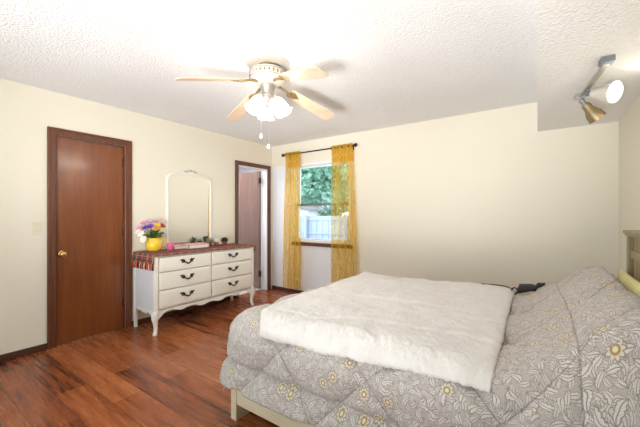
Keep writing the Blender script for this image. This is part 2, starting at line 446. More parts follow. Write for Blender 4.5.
# curtains: sheer yellow with a woven lozenge pattern
def curtain_mat():
    t = NT('yellow_sheer'); uv = t.coord('UV'); x, y, z = t.sep(uv)
    # ogee trellis bands
    cx = t.math('MULTIPLY', x, 2*PI/.20)
    cy = t.math('MULTIPLY', y, 2*PI/.34)
    o1 = t.math('ABSOLUTE', t.math('ADD', t.math('COSINE', cx), t.math('COSINE', cy)))
    o2 = t.math('ABSOLUTE', t.math('SUBTRACT', o1, .75))
    band = t.math('LESS_THAN', o2, .16)
    col = t.mix(band, rgb(228, 178, 48), rgb(236, 204, 104))
    wv = t.noise(t.mapping(uv, (260, 30, 1)), 1, 2)
    col = t.mix(t.math('MULTIPLY', wv, .25), col, rgb(200, 150, 30))
    d = t.n.new('ShaderNodeBsdfDiffuse'); t.put(d.inputs[0], col)
    tl = t.n.new('ShaderNodeBsdfTranslucent'); t.put(tl.inputs[0], col)
    m1 = t.n.new('ShaderNodeMixShader'); m1.inputs[0].default_value = .45; t.l.new(d.outputs[0], m1.inputs[1]); t.l.new(tl.outputs[0], m1.inputs[2])
    tr = t.n.new('ShaderNodeBsdfTransparent'); tr.inputs[0].default_value = (1, .93, .68, 1)
    # denser header above, gathers turned edge-on let less through
    head = t.math('GREATER_THAN', y, 2.02)
    lw = t.n.new('ShaderNodeLayerWeight'); lw.inputs[0].default_value = .35
    den = t.math('ADD', t.math('ADD', .36, t.math('MULTIPLY', lw.outputs['Facing'], .6)), t.math('MULTIPLY', band, .10))
    den = t.math('ADD', den, t.math('MULTIPLY', head, .3), clamp=True)
    m2 = t.n.new('ShaderNodeMixShader'); t.l.new(den, m2.inputs[0]); t.l.new(tr.outputs[0], m2.inputs[1]); t.l.new(m1.outputs[0], m2.inputs[2])
    t.l.new(m2.outputs[0], t.out.inputs[0])
    return t.m
M['sheer'] = curtain_mat()
def curtain(name, label, xt0, xt1, xb0, xb1, z0, seed, folds):
    rnd = random.Random(seed)
    bm = bmesh.new(); uvl = bm.loops.layers.uv.new('UVMap'); nx, nz = 130, 60; z1 = RZ+.03
    ph = [rnd.uniform(0, 6) for _ in range(4)]
    rows = []
    for j in range(nz+1):
        v = j/nz; z = z0+(z1-z0)*v; row = []
        e = v**1.6
        for i in range(nx+1):
            u = i/nx
            x = (xb0+(xb1-xb0)*u)*(1-e)+(xt0+(xt1-xt0)*u)*e
            amp = .030*(1-.55*v)
            y = RY + amp*math.sin(folds*2*PI*u+ph[0]+.5*math.sin(3*v+ph[1])) + .012*math.sin(folds*3.3*PI*u+ph[2])*(.4+.6*v)
            x += .010*math.sin(folds*4*PI*u+ph[3])*(1-v)
            if z > RZ-.10: y += (RY-y)*min(1, (z-(RZ-.10))/.10)*.55-(.016 if i % 2 else .006)*min(1, max(0, (z-(RZ-.05))/.05))
            row.append(bm.verts.new((x, min(y, YB-.045), z)))
        rows.append(row)
    for j in range(nz):
        for i in range(nx):
            f = bm.faces.new((rows[j][i], rows[j][i+1], rows[j+1][i+1], rows[j+1][i])); f.smooth = True
            for l, (a, c) in zip(f.loops, ((i, j), (i+1, j), (i+1, j+1), (i, j+1))):
                l[uvl].uv = (a/nx*.62+seed*.01, rows[c][a].co.z)
    me = bpy.data.meshes.new(name); bm.to_mesh(me); bm.free(); me.materials.append(M['sheer'])
    o = bpy.data.objects.new(name, me); COL.objects.link(o)
    move(o, ((xt0+xt1)/2, RY, z0))
    return tag(o, label, 'curtain', 'sheer yellow curtains')
curtain('curtain', 'sheer yellow curtain at the corner side of the window', -3.455, -3.14, -3.53, -3.13, .085, 3, 3.4)
curtain('curtain', 'sheer yellow curtain at the bed side of the window', -2.565, -2.205, -2.58, -2.13, .085, 8, 3.7)

# ------------------------------------------------------------------ outside
t = NT('pale_paving'); n = t.noise(t.coord(), 1.5, 4); t.set(t.ramp(n, [(.3, rgb(170, 176, 178)), (.7, rgb(200, 205, 208))]), .9); M['paving'] = t.m
struct('ground', MB().box(-40, 25, YB+T+.3, 60, -.5, -.3), M['paving'], 'pale paved yard outside the window', 'ground')
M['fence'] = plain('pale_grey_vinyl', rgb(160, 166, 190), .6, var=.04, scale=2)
fn = thing('garden_fence', 'pale grey board fence low in the window view', 'fence', (-8.5, 10.0, -.3))
b = MB()
for k in range(48):
    x = -15+k*.27; b.box(x, x+.255, 10.0, 10.02, -.25, 1.24, .004)
b.build('board_panel', M['fence'], fn)
b = MB()
for z in (.55, 1.08): b.box(-15, -2.1, 9.95, 10.0, z, z+.08, .006)
b.build('rail', M['fence'], fn)
for k in range(8):
    MB().box(-14.9+k*1.8, -14.78+k*1.8, 9.83, 9.95, -.3, 1.30, .01).build('post', M['fence'], fn)
sh = thing('garden_shed', 'pinkish shed behind the fence in the window view', 'shed', (-12.5, 14.5, -.3))
M['shed'] = plain('pinkish_siding', rgb(222, 214, 222), .8, var=.05)
b = MB(); b.prism([(-14.5, -.3), (-10.6, -.3), (-10.6, 1.55), (-12.55, 1.9), (-14.5, 1.55)], lambda u, v, k: V3((u, 14+k*3, v))); b.build('wall', M['shed'], sh)
b = MB(); b.prism([(-14.75, 1.50), (-12.55, 1.92), (-10.35, 1.50), (-10.35, 1.58), (-12.55, 2.0), (-14.75, 1.58)], lambda u, v, k: V3((u, 13.8+k*3.4, v))); b.build('roof', plain('grey_shingle', rgb(126, 120, 122), .9, var=.2), sh)
def leafy(bm_mb, c, rx, ry, rz, n, size, rnd):
    for _ in range(n):
        d = V3((rnd.gauss(0, 1), rnd.gauss(0, 1), rnd.gauss(0, 1))).normalized()*(rnd.random()**.35)
        p = V3((c[0]+d.x*rx, c[1]+d.y*ry, c[2]+d.z*rz))
        a = V3((rnd.gauss(0, 1), rnd.gauss(0, 1), rnd.gauss(0, .6))).normalized(); q = a.orthogonal().normalized()
        q.rotate(Matrix.Rotation(rnd.uniform(0, 6.28), 3, a)); s = size*rnd.uniform(.6, 1.3)
        bm_mb.quad(p-a*s, p+q*s*.45, p+a*s, p-q*s*.45)
def leaf_mat(name, a, c, tr=.35):
    t = NT(name); oi = t.coord(); col = t.ramp(t.noise(oi, 2.3, 3), [(.3, a), (.7, c)])
    d = t.n.new('ShaderNodeBsdfDiffuse'); t.put(d.inputs[0], col); tl = t.n.new('ShaderNodeBsdfTranslucent'); t.put(tl.inputs[0], col)
    m = t.n.new('ShaderNodeMixShader'); m.inputs[0].default_value = tr; t.l.new(d.outputs[0], m.inputs[1]); t.l.new(tl.outputs[0], m.inputs[2]); t.l.new(m.outputs[0], t.out.inputs[0])
    return t.m
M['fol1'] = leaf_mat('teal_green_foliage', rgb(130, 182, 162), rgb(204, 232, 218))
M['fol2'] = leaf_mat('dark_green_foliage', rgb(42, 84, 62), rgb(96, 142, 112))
M['bark'] = plain('grey_bark', rgb(96, 84, 74), .95, var=.25)
rnd = random.Random(4)
def tree(label, x, y, h, r, mat, n, size=.22):
    o = thing('garden_tree', label, 'tree', (x, y, -.3), 'trees beyond the fence')
    b = MB(); b.tube([(x, y, -.3), (x+.1, y, h*.35), (x-.05, y+.1, h*.7)], [.2, .15, .06], 8)
    b.tube([(x+.05, y, h*.4), (x+r*.5, y+.2, h*.62)], [.09, .04], 6); b.tube([(x, y, h*.42), (x-r*.5, y-.2, h*.66)], [.09, .04], 6)
    b.build('trunk', M['bark'], o, True)
    b = MB()
    for k in range(9):
        a = k*2.4; leafy(b, (x+math.cos(a)*r*.55, y+math.sin(a)*r*.5, h*(.34+.07*k)), r*.6, r*.55, h*.17, n//9, size, rnd)
    b.build('crown', mat, o)
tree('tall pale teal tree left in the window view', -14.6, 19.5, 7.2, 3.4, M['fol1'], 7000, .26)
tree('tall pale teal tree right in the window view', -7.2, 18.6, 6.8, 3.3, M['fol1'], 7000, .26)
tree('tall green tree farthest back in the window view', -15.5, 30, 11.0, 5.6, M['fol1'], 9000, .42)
for i, (x, y, r, lb) in enumerate(((-7.3, 11.0, .85, 'dark green bush right behind the pale fence'), (-5.2, 11.3, .8, 'dark green bush farther along the pale fence'))):
    o = thing('garden_bush', lb, 'bush', (x, y, -.3), 'bushes behind the fence')
    b = MB(); b.tube([(x, y, -.3), (x, y, .7)], [.05, .03], 6); b.build('stem', M['bark'], o)
    b = MB(); leafy(b, (x, y, .75), r, r*.6, .85, 1600, .09, rnd); b.build('foliage', M['fol2'], o)

# ------------------------------------------------------------------ ceiling fan
FX, FY = -1.762, 1.80
fan = thing('ceiling_fan', 'four bladed ceiling fan with lit tulip glass shades', 'ceiling fan', (FX, FY, H))
MB().lathe([(0, .0), (.162, .0), (.168, -.004), (.168, -.010), (.160, -.016), (.075, -.020), (0, -.020)], (FX, FY, H), seg=40).build('canopy', M['fan_white'], fan, True)
MB().lathe([(.074, -.016), (.078, -.022), (.078, -.048), (.070, -.056), (0, -.056)], (FX, FY, H), seg=32).build('collar', M['antique'], fan, True)
b = MB(); b.lathe([(0, -.052), (.10, -.054), (.132, -.062), (.140, -.075), (.138, -.120), (.124, -.140), (.10, -.156), (.075, -.166), (0, -.17)], (FX, FY, H), seg=48)
b.build('motor_housing', M['fan_white'], fan, True)
b = MB()
for k in range(26):
    a = 2*PI*k/26; b.ball((FX+.134*math.cos(a), FY+.134*math.sin(a), H-.098), .010, .010, .016, 8)
b.lathe([(.139, -.074), (.143, -.077), (.139, -.080)], (FX, FY, H), seg=40); b.lathe([(.137, -.117), (.141, -.120), (.137, -.123)], (FX, FY, H), seg=40)
b.build('filigree_band', M['antique'], fan, True)
# blades: pale maple grain, drooping a little from their irons
def blade_mat():
    t = NT('pale_maple_blade'); v = t.mapping(t.coord(), (4, 4, 4))
    n = t.noise(v, 3, 5, .6, 2.0); t.set(t.ramp(n, [(.3, rgb(206, 178, 150)), (.7, rgb(224, 202, 178))]), .42); return t.m
M['blade'] = blade_mat()
ZR, ZT = 2.262, 2.150
for k, ang in enumerate((252, 345, 75.5, 165)):
    a = math.radians(ang); d = V3((math.cos(a), math.sin(a), 0)); n = V3((-d.y, d.x, 0))
    r0, r1 = .205, .665
    def P(r, s, up, tilt=math.radians(11)):
        z = ZR+(ZT-ZR)*(r-r0)/(r1-r0)
        return V3((FX, FY, z))+d*r+n*s*math.cos(tilt)+V3((0, 0, up-s*math.sin(tilt)))
    out = [(r0, -.045), (r0+.03, -.055), (r1-.07, -.072), (r1-.012, -.058), (r1, -.028), (r1, .028), (r1-.012, .058), (r1-.07, .072), (r0+.03, .055), (r0, .045)]
    b = MB(); b.prism(out, lambda u, v, q: P(u, v, .003 if q else -.003), .0012)
    bl = b.build('blade', M['blade'], fan)
    b = MB()
    b.tube([V3((FX, FY, 2.285))+d*.09, V3((FX, FY, 2.278))+d*.13, P(.17, 0, -.004), P(.215, 0, -.009)], [.014, .011, .010, .010], 8)
    b.prism([(.185, -.012), (.205, -.040), (.235, -.044), (.262, -.028), (.30, 0), (.262, .028), (.235, .044), (.205, .040), (.185, .012)], lambda u, v, q: P(u, v, -.0035 if q else -.0075), .001)
    for (r, s) in ((.23, -.028), (.23, .028), (.272, 0)): b.ball(P(r, s, -.008), .006, .006, .004, 8)
    b.build('blade_iron', M['antique'], bl, True)
# light kit
MB().lathe([(0, -.165), (.055, -.168), (.062, -.18), (.056, -.195), (.048, -.205), (.046, -.245), (.056, -.255), (.060, -.275), (.048, -.30), (.024, -.32), (.012, -.338), (0, -.343)], (FX, FY, H), seg=32).build('light_hub', M['nickel'], fan, True)
tsh = NT('frosted_glass_shade')
d_ = tsh.n.new('ShaderNodeBsdfTranslucent'); d_.inputs[0].default_value = (1, .97, .92, 1)
e_ = tsh.n.new('ShaderNodeBsdfTransparent'); e_.inputs[0].default_value = (1, .97, .92, 1)
m_ = tsh.n.new('ShaderNodeMixShader'); m_.inputs[0].default_value = .75; tsh.l.new(d_.outputs[0], m_.inputs[1]); tsh.l.new(e_.outputs[0], m_.inputs[2])
tsh.b.inputs['Base Color'].default_value = (.95, .93, .9, 1); tsh.b.inputs['Roughness'].default_value = .25
m2_ = tsh.n.new('ShaderNodeMixShader'); m2_.inputs[0].default_value = .3; tsh.l.new(m_.outputs[0], m2_.inputs[1]); tsh.l.new(tsh.b.outputs[0], m2_.inputs[2])
tsh.l.new(m2_.outputs[0], tsh.out.inputs[0]); M['shade'] = tsh.m
def emit(name, col, s):
    t = NT(name); e = t.n.new('ShaderNodeEmission'); e.inputs[0].default_value = (*col, 1); e.inputs[1].default_value = s; t.l.new(e.outputs[0], t.out.inputs[0]); return t.m
M['bulb'] = emit('lit_bulb', (1, .95, .88), 4.5)
for ang in (-100, 22, 141):
    a = math.radians(ang); d = V3((math.cos(a), math.sin(a), 0)); ax = (d*.46+V3((0, 0, -.888))).normalized()
    p0 = V3((FX, FY, H-.275))+d*.045
    nk = V3((FX, FY, H-.265))+d*.066
    b = MB(); b.tube([p0, p0+d*.03+V3((0, 0, .012)), nk], .009, 8)
    b.lathe([(0, -.014), (.02, -.012), (.026, 0), (.028, .018), (.022, .022)], nk, ax, 20)
    b.build('lamp_arm', M['nickel'], fan, True)
    b = MB(); b.lathe([(r*.86, z*.94) for r, z in ((.026, .008), (.036, .020), (.052, .045), (.060, .075), (.062, .105), (.068, .130), (.080, .148), (.078, .150), (.065, .132), (.059, .105), (.057, .075), (.049, .046), (.033, .022))], nk, ax, 36, .03, 9)
    shd = b.build('lamp_shade', M['shade'], fan, True, 80); shd['label'] = 'glowing ribbed tulip glass shade'
    b = MB(); c = nk+ax*.075; b.lathe([(0, .02), (.011, .022), (.012, .035), (.024, .06), (.027, .08), (.018, .1), (0, .106)], nk, ax, 16); b.build('bulb', M['bulb'], shd, True)
    l = bpy.data.lights.new('fan_bulb_light', 'POINT'); l.energy = 6.5; l.color = (1, .965, .92); l.shadow_soft_size = .03
    lo = bpy.data.objects.new('fan_bulb_light', l); COL.objects.link(lo); lo.location = V3(nk)+ax*.118
for (dx, dy, z1) in ((-.038, -.036, 1.865), (-.004, .012, 1.79)):
    x, y = FX+dx, FY+dy
    MB().tube([(x, y, 2.15), (x, y, z1+.02)], .0016, 5).build('pull_chain', M['nickel'], fan)
    b = MB(); b.lathe([(0, 0), (.010, .004), (.013, .014), (.009, .03), (.004, .036), (0, .037)], (x, y, z1-.012), seg=14); b.build('pull_knob', M['white_paint'], fan, True)

# ------------------------------------------------------------------ track light under the lowered ceiling
tk = thing('track_light', 'two headed spot light bar on the lowered ceiling', 'spot light', (.25, 2.66, HS))
A, B_ = V3((.283, 2.36, HS-.028)), V3((.212, 2.95, HS-.028))
dv = (B_-A).normalized(); nv = V3((-dv.y, dv.x, 0))
b = MB(); b.prism([(-.0, -.016), (.60, -.016), (.60, .016), (0, .016)], lambda u, v, k: A+dv*u+nv*v+V3((0, 0, -.008+k*.016)), .003)
b.build('bar', M['nickel'], tk)
for s in (0, .60):
    c = A+dv*s
    b = MB(); b.prism([(-.035, -.03), (.035, -.03), (.035, .03), (-.035, .03)], lambda u, v, k: c+dv*u+nv*v+V3((0, 0, -.006+k*.0335)), .004); b.build('end_mount', M['sash_grey'] if s == 0 else M['nickel'], tk)
def spot(at, tip, mat, lit, scale=1.0):
    at, tip = V3(at), V3(tip); ax = (tip-at).normalized()
    j = at+V3((0, 0, -.03))
    b = MB(); b.tube([at, j], .010, 8); b.ball(j, .017, seg=12); b.lathe([(0, 0), (.014, 0), (.014, .035), (0, .035)], j, ax, 14)
    b.build('swivel', M['sash_grey'], tk, True)
    s = scale
    b = MB(); b.lathe([(0, .03), (.02*s, .03), (.028*s, .042), (.030*s, .075), (.034*s, .085), (.050*s, .12), (.054*s, .15), (.056*s, .165), (.052*s, .165), (.048*s, .148), (.034*s, .12), (0, .118)], j, ax, 28)
    h = b.build('spot_head', mat, tk, True, 35)
    b = MB(); b.lathe([(0, .146), (.030*s, .148), (.047*s, .151), (.047*s, .146), (0, .140)], j, ax, 24)
    b.build('lamp_face', M['lampface'] if lit else M['plate'], h, True)
    return j, ax
M['lampface'] = emit('lit_spot_face', (1, .97, .92), 9)
M['spot_white'] = plain('pale_satin_nickel', rgb(222, 218, 212), .38, .35, var=.03)
c1 = A+dv*.40+V3((0, 0, -.006))
j, ax = spot(c1, c1+V3((.128, -.104, -.05)), M['spot_white'], True, 1.2)
l = bpy.data.lights.new('spot_lamp_light', 'SPOT'); l.energy = 18; l.color = (1, .96, .9); l.spot_size = 1.9; l.spot_blend = .6; l.shadow_soft_size = .04
lo = bpy.data.objects.new('spot_lamp_light', l); COL.objects.link(lo); lo.location = j+ax*.185; lo.rotation_euler = ax.to_track_quat('-Z', 'Y').to_euler()
c2 = A+dv*.555+V3((0, 0, -.006))
spot(c2, c2+V3((.06, .03, -.085)), M['antique'], False, .95)

# ------------------------------------------------------------------ dresser
DX0, DX1, DY0, DY1, DZ = -3.80, -3.335, 1.735, 3.13, .845
dr = thing('dresser', 'white six drawer dresser with curved legs and black pulls', 'dresser', ((DX0+DX1)/2, (DY0+DY1)/2, 0))
b = MB()
b.box(DX0, DX1-.034, DY0+.015, DY1-.015, .235, DZ-.028, .004)
b.box(DX1-.04, DX1, DY0, DY0+.045, .20, DZ-.028, .008); b.box(DX1-.04, DX1, DY1-.045, DY1, .20, DZ-.028, .008)
b.box(DX0, DX0+.035, DY0, DY0+.03, .20, DZ-.028, .004); b.box(DX0, DX0+.035, DY1-.03, DY1, .20, DZ-.028, .004)
b.build('body', M['white_paint'], dr)
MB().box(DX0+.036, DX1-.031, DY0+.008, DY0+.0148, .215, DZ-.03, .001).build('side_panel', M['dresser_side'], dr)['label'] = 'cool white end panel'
MB().box(DX0-.005, DX1+.014, DY0-.014, DY1+.014, DZ-.028, DZ, .006).build('top', M['white_paint'], dr)
# scalloped aprons
def scal(n, lo, hi, amp):
    top = [(0, hi), (1, hi)]; bot = []
    for i in range(n+1):
        u = i/n; d = abs(u-.5)*2
        z = lo + amp*(.5+.5*math.cos(d*PI*5.0))*.55 - amp*.45*(1-d)**2 + .05*max(0, (d-.86)/.14)**2*-1
        bot.append((u, z))
    return top+bot[::-1]
b = MB()
L = DY1-DY0-.09
b.prism([(DY0+.045+u*L, z) for u, z in scal(60, .205, .245, .05)], lambda u, v, k: V3((DX1-.022+k*.02, u, v)))
b.build('apron', M['white_paint'], dr)
L2 = DX1-DX0-.065
for yy in (DY0+.006, DY1-.022):
    b = MB(); b.prism([(DX0+.035+u*L2, z) for u, z in scal(30, .205, .245, .04)], lambda u, v, k: V3((u, yy+k*.016, v)))
    b.build('apron', M['white_paint'], dr)
def cab_leg(y, sy):
    b = MB(); x = DX1-.022; y = y
    prof = [(.245, .006, .037), (.21, .012, .039), (.17, .012, .034), (.13, .004, .027), (.09, -.002, .0225), (.05, -.002, .0205), (.022, .008, .022), (.006, .013, .024), (0, .013, .023)]
    t = bmesh.new(); rings = []
    for z, o, r in prof:
        cx, cy = x+o*.8, y+sy*o
        rings.append([t.verts.new((cx+r*math.cos(q)*(1 if abs(math.cos(q)) < .9 else .96), cy+r*math.sin(q), z)) for q in [2*PI*i/12+PI/4 for i in range(12)]])
    for p, q in zip(rings, rings[1:]):
        for i in range(12): t.faces.new((p[i], q[i], q[(i+1) % 12], p[(i+1) % 12]))
    t.faces.new(rings[0]); t.faces.new(rings[-1][::-1]); bmesh.ops.recalc_face_normals(t, faces=t.faces)
    b._merge(t)
    b.build('leg', M['white_paint'], dr, True, 60)
cab_leg(DY0+.022, -1); cab_leg(DY1-.022, 1)
for y in (DY0+.003, DY1-.035): 
    b = MB(); b.prism([(0, .235), (.036, .235), (.03, .0), (.004, .0)], lambda u, v, k: V3((DX0+u, y+k*.032, v)), .002); b.build('leg', M['white_paint'], dr)
zr = [(.268, .452), (.462, .646), (.656, .806)]
yc = (DY0+DY1)/2
for (ya, yb) in ((DY0+.052, yc-.008), (yc+.008, DY1-.052)):
    for (za, zb) in zr:
        b = MB(); b.box(DX1-.033, DX1+.006, ya, yb, za, zb, .005, 3)
        b.box(DX1-.002, DX1+.009, ya+.022, yb-.022, za+.020, zb-.020, .003)
        w_ = b.build('drawer', M['white_paint'], dr)
        # bail pull with two leaf shaped plates
        b = MB(); ym, z = (ya+yb)/2, (za+zb)/2+.01; x = DX1+.009
        for sgn in (-1, 1):
            for q in range(5):
                aa = q*2*PI/5+.3; b.ball((x+.003, ym+sgn*.052+math.cos(aa)*.014, z+.006+math.sin(aa)*.013), .006, .010, .010, 8)
            b.ball((x+.008, ym+sgn*.042, z+.004), .009, .007, .007, 8)
            b.ball((x+.003, ym+sgn*.076, z+.020), .005, .014, .008, 8)
        pts = [(x+.010+.012*math.sin(PI*i/14), ym-.042+.084*i/14, z+.004-.026*math.sin(PI*i/14)**.8) for i in range(15)]
        b.tube(pts, [.0052+.003*math.sin(PI*i/14) for i in range(15)], 8)
        b.build('drawer_pull', M['black_metal'], w_, True)

# plaid runner over the dresser top, fringed ends hanging down
def plaid():
    t = NT('brown_plaid_cloth'); x, y, z = t.sep(t.coord('UV'))
    def stripes(c, per, w0, off=0.0):
        return t.math('LESS_THAN', t.math('FRACT', t.math('ADD', t.math('DIVIDE', c, per), off)), w0)
    col = t.mix(stripes(x, .11, .42), rgb(134, 92, 84), rgb(98, 76, 72))
    col = t.mix(t.math('MULTIPLY', stripes(y, .11, .42), .5), col, rgb(140, 84, 74))
    col = t.mix(stripes(x, .11, .06, .30), col, rgb(214, 178, 140))
    col = t.mix(stripes(y, .11, .06, .28), col, rgb(206, 130, 104))
    col = t.mix(stripes(x, .11, .05, .72), col, rgb(190, 60, 44))
    col = t.mix(stripes(y, .11, .05, .66), col, rgb(40, 34, 38))
    t.set(col, .95, 0, .1); t.bump(t.noise(t.mapping(t.coord('UV'), (400, 400, 1)), 1, 2), .3, .002)
    return t.m
M['plaid'] = plaid()
rn = thing('table_runner', 'brown and red plaid fringed cloth covering the white dresser top', 'table runner', (-3.56, 2.43, DZ))
def cloth_strip(name, prof, ys, parent, mat, thick=.006):
    pass
bm = bmesh.new(); uvl = bm.loops.layers.uv.new('UVMap')
# path along Y with drops at both ends; path across X with a small lip over the front edge
cz = DZ+.004
ylist = []
e = DY0-.020; e2 = DY1+.020
for i in range(7): ylist.append((e-.006*math.sin(i*.8), cz-.105+.105*i/7, -.105+.105*i/7))
for i in range(41): ylist.append((e+.01+(e2-e-.02)*i/40, cz, .01+(e2-e-.02)*i/40))
for i in range(1, 6): ylist.append((e2, cz-.055*i/5, (e2-e)+.055*i/5))
xlist = [(DX0+.03+(DX1+.012-DX0-.03)*i/24, 0) for i in range(25)]+[(DX1+.0205, -.006), (DX1+.0215, -.016), (DX1+.0215, -.024)]
xarc = [p[0]-.0 for p in xlist[:25]]+[xlist[24][0]+.012, xlist[24][0]+.022, xlist[24][0]+.03]
g = []
for j, (y, z, vy) in enumerate(ylist):
    endz = z < cz-.001
    row = []
    for i, (x, dz) in enumerate(xlist):
        if endz: xx, zz = (x if i < 25 else DX1+.014+.001*(i-24)), z
        else: xx, zz = x, z+dz
        yy2 = y-(.010*math.sin(x*46)*min(1, -min(0, vy)/.1) if y < 2 else 0)
        row.append(bm.verts.new((xx, min(yy2, DY0-.0165) if y < 1.8 and endz else yy2, zz+.0012*math.sin(31*x+17*y))))
    g.append(row)
for j in range(len(g)-1):
    for i in range(len(xlist)-1):
        f = bm.faces.new((g[j][i], g[j][i+1], g[j+1][i+1], g[j+1][i])); f.smooth = True
        for l, (a, c_) in zip(f.loops, ((i, j), (i+1, j), (i+1, j+1), (i, j+1))): l[uvl].uv = (xarc[a], ylist[c_][2])
mb = MB(); mb.bm.free(); mb.bm = bm
cl = mb.build('cloth', M['plaid'], rn)
md = cl.modifiers.new('thickness', 'SOLIDIFY'); md.thickness = .004; md.offset = 0
tas = [plain('red_wool', rgb(196, 66, 48), .95, var=.1), plain('dark_wool', rgb(52, 40, 42), .95, var=.2), plain('cream_wool', rgb(226, 196, 170), .95, var=.08), plain('orange_wool', rgb(214, 108, 66), .95, var=.1)]
for k in range(22):
    x = DX0+.045+k*.0205; b = MB(); y = e-.006-.004*math.sin(x*46); jit = rnd.uniform(-.004, .004)
    b.tube([(x, y, cz-.095), (x, y-.003, cz-.112), (x+jit, y-.004, cz-.135), (x+2*jit, y-.002, cz-.165)], [.004, .0065, .0080, .007], 6)
    b.build('tassel', tas[(0, 1, 2, 1, 0, 3, 1, 1, 2, 0, 1, 3, 1, 2, 1, 0, 0, 1, 2, 1, 3, 1)[k]], rn, True)
for k in range(22):
    x = DX0+.045+k*.0205; b = MB(); b.tube([(x, e2+.003, cz-.05), (x, e2+.006, cz-.07), (x, e2+.005, cz-.09)], [.004, .007, .006], 6); b.build('tassel', tas[1 if k % 3 else 0], rn, True)

# ------------------------------------------------------------------ mirror
TZ = DZ+.0075           # cloth surface
MX = XL+.012
mi = thing('mirror', 'tall white framed mirror with arched crest standing on the dresser', 'mirror', (MX, 2.458, TZ))
def arch(y0, y1, z0, zs, za, rc, n=14):
    """outline of an arched mirror: bottom corners square, shoulders rounded with radius rc, top a shallow arc"""
    pts = [(y0, z0), (y1, z0)]
    ym = (y0+y1)/2; hw = (y1-y0)/2
    zt = lambda y: za-(za-zs-rc*.35)*((y-ym)/hw)**2
    for i in range(n+1):
        q = PI/2*i/n; yy = y1-rc+rc*math.cos(q)
        base = zs-rc*.65; top = zt(y1-rc); pts.append((yy, base+(top-base)*math.sin(q)))
    for i in range(1, 12): yy = y1-rc-(y1-y0-2*rc)*i/12; pts.append((yy, zt(yy)))
    for i in range(n+1):
        q = PI/2*(1-i/n); yy = y0+rc-rc*math.cos(q)
        base = zs-rc*.65; top = zt(y0+rc); pts.append((yy, base+(top-base)*math.sin(q)))
    return pts
MY0, MY1 = 2.132, 2.785
o_ = arch(MY0, MY1, TZ+.004, 1.765, 1.812, .10); i_ = arch(MY0+.024, MY1-.024, TZ+.03, 1.742, 1.788, .085)
tb = bmesh.new(); rings = []
for (dx, ol) in ((0, o_), (.020, o_), (.028, [((a[0]*.6+c[0]*.4), (a[1]*.6+c[1]*.4)) for a, c in zip(o_, i_)]), (.024, i_), (.012, i_)):
    rings.append([tb.verts.new((MX-.01+dx, y, z)) for y, z in ol])
n_ = len(o_)
for p, q in zip(rings, rings[1:]):
    for k in range(n_): tb.faces.new((p[k], p[(k+1) % n_], q[(k+1) % n_], q[k]))
tb.faces.new(rings[0]); bmesh.ops.recalc_face_normals(tb, faces=tb.faces)
b = MB(); b._merge(tb); b.build('mirror_frame', M['white_paint'], mi, True, 35)
M['carve'] = plain('grey_white_paint', rgb(186, 182, 176), .5, var=.15)  # grey accent colour of the crest scroll
tm = NT('silvered_glass'); tm.set((.93, .92, .90), .03, 1); M['mirror'] = tm.m
b = MB(); b.prism([(y, z) for y, z in i_], lambda u, v, k: V3((MX+.0015+.0015*k, u, v))); b.build('mirror_glass', M['mirror'], mi)
b = MB(); ym = (MY0+MY1)/2
b.prism([(ym-.15, 1.802), (ym+.15, 1.802), (ym+.12, 1.822), (ym+.075, 1.826), (ym+.045, 1.845), (ym, 1.860), (ym-.045, 1.845), (ym-.075, 1.826), (ym-.12, 1.822)], lambda u, v, k: V3((MX-.004+.02*k, u, v)), .003)
b.build('crest', M['white_paint'], mi, True)
b = MB()
for s in (-1, 1):
    b.tube([(MX+.016, ym+s*(.02+.055*q/8+.0), 1.832+.012*math.sin(q*.9)) for q in range(9)], [.006+.004*math.sin(PI*q/8) for q in range(9)], 8)
    b.ball((MX+.017, ym+s*.085, 1.826), .008, .014, .008, 10)
b.ball((MX+.016, ym, 1.842), .009, .016, .018, 12)
cr = b.build('crest_carving', M['carve'], mi, True); cr['label'] = 'grey scroll carving'

# ------------------------------------------------------------------ things on the dresser
def petals(mb, c, up, r, n, rows=2, cup=.5):
    up = V3(up).normalized(); x = up.orthogonal().normalized(); y = up.cross(x)
    for k in range(rows):
        rr = r*(1-.32*k)
        for i in range(n):
            a = 2*PI*(i+.5*k)/n; d = x*math.cos(a)+y*math.sin(a)
            p = V3(c)+d*rr*.55+up*(rr*cup*.45+.003*k)
            R = Matrix((d, up.cross(d), up)).transposed().to_4x4() @ Matrix.Rotation(-.55-.2*k, 4, 'Y')
            mb.ball(p, rr*.50, rr*.34, rr*.12, 8, R)
PX, PY = -3.665, 1.90
pt = thing('flower_pitcher', 'round yellow ceramic pitcher of flowers at dresser end', 'pitcher', (PX, PY, TZ))
b = MB(); b.lathe([(0, 0), (.056, 0), (.070, .012), (.086, .045), (.090, .075), (.082, .108), (.072, .130), (.073, .142), (.080, .152), (.076, .152), (.068, .140), (.066, .128), (.074, .108), (0, .10)], (PX, PY, TZ), seg=32)
b.build('body', M['yellow_ceramic'], pt, True)
b = MB(); hd = V3((.35, .94, 0)).normalized()
b.tube([V3((PX, PY, TZ+.130))+hd*.072, V3((PX, PY, TZ+.138))+hd*.10, V3((PX, PY, TZ+.112))+hd*.122, V3((PX, PY, TZ+.07))+hd*.115, V3((PX, PY, TZ+.045))+hd*.084], [.007, .008, .008, .008, .007], 10)
b.build('handle', M['yellow_ceramic'], pt, True)
bq = thing('flower_bouquet', 'bunch of mixed pink, purple, yellow and white flowers in the yellow pitcher', 'flowers', (PX, PY, TZ+.09))
b = MB()
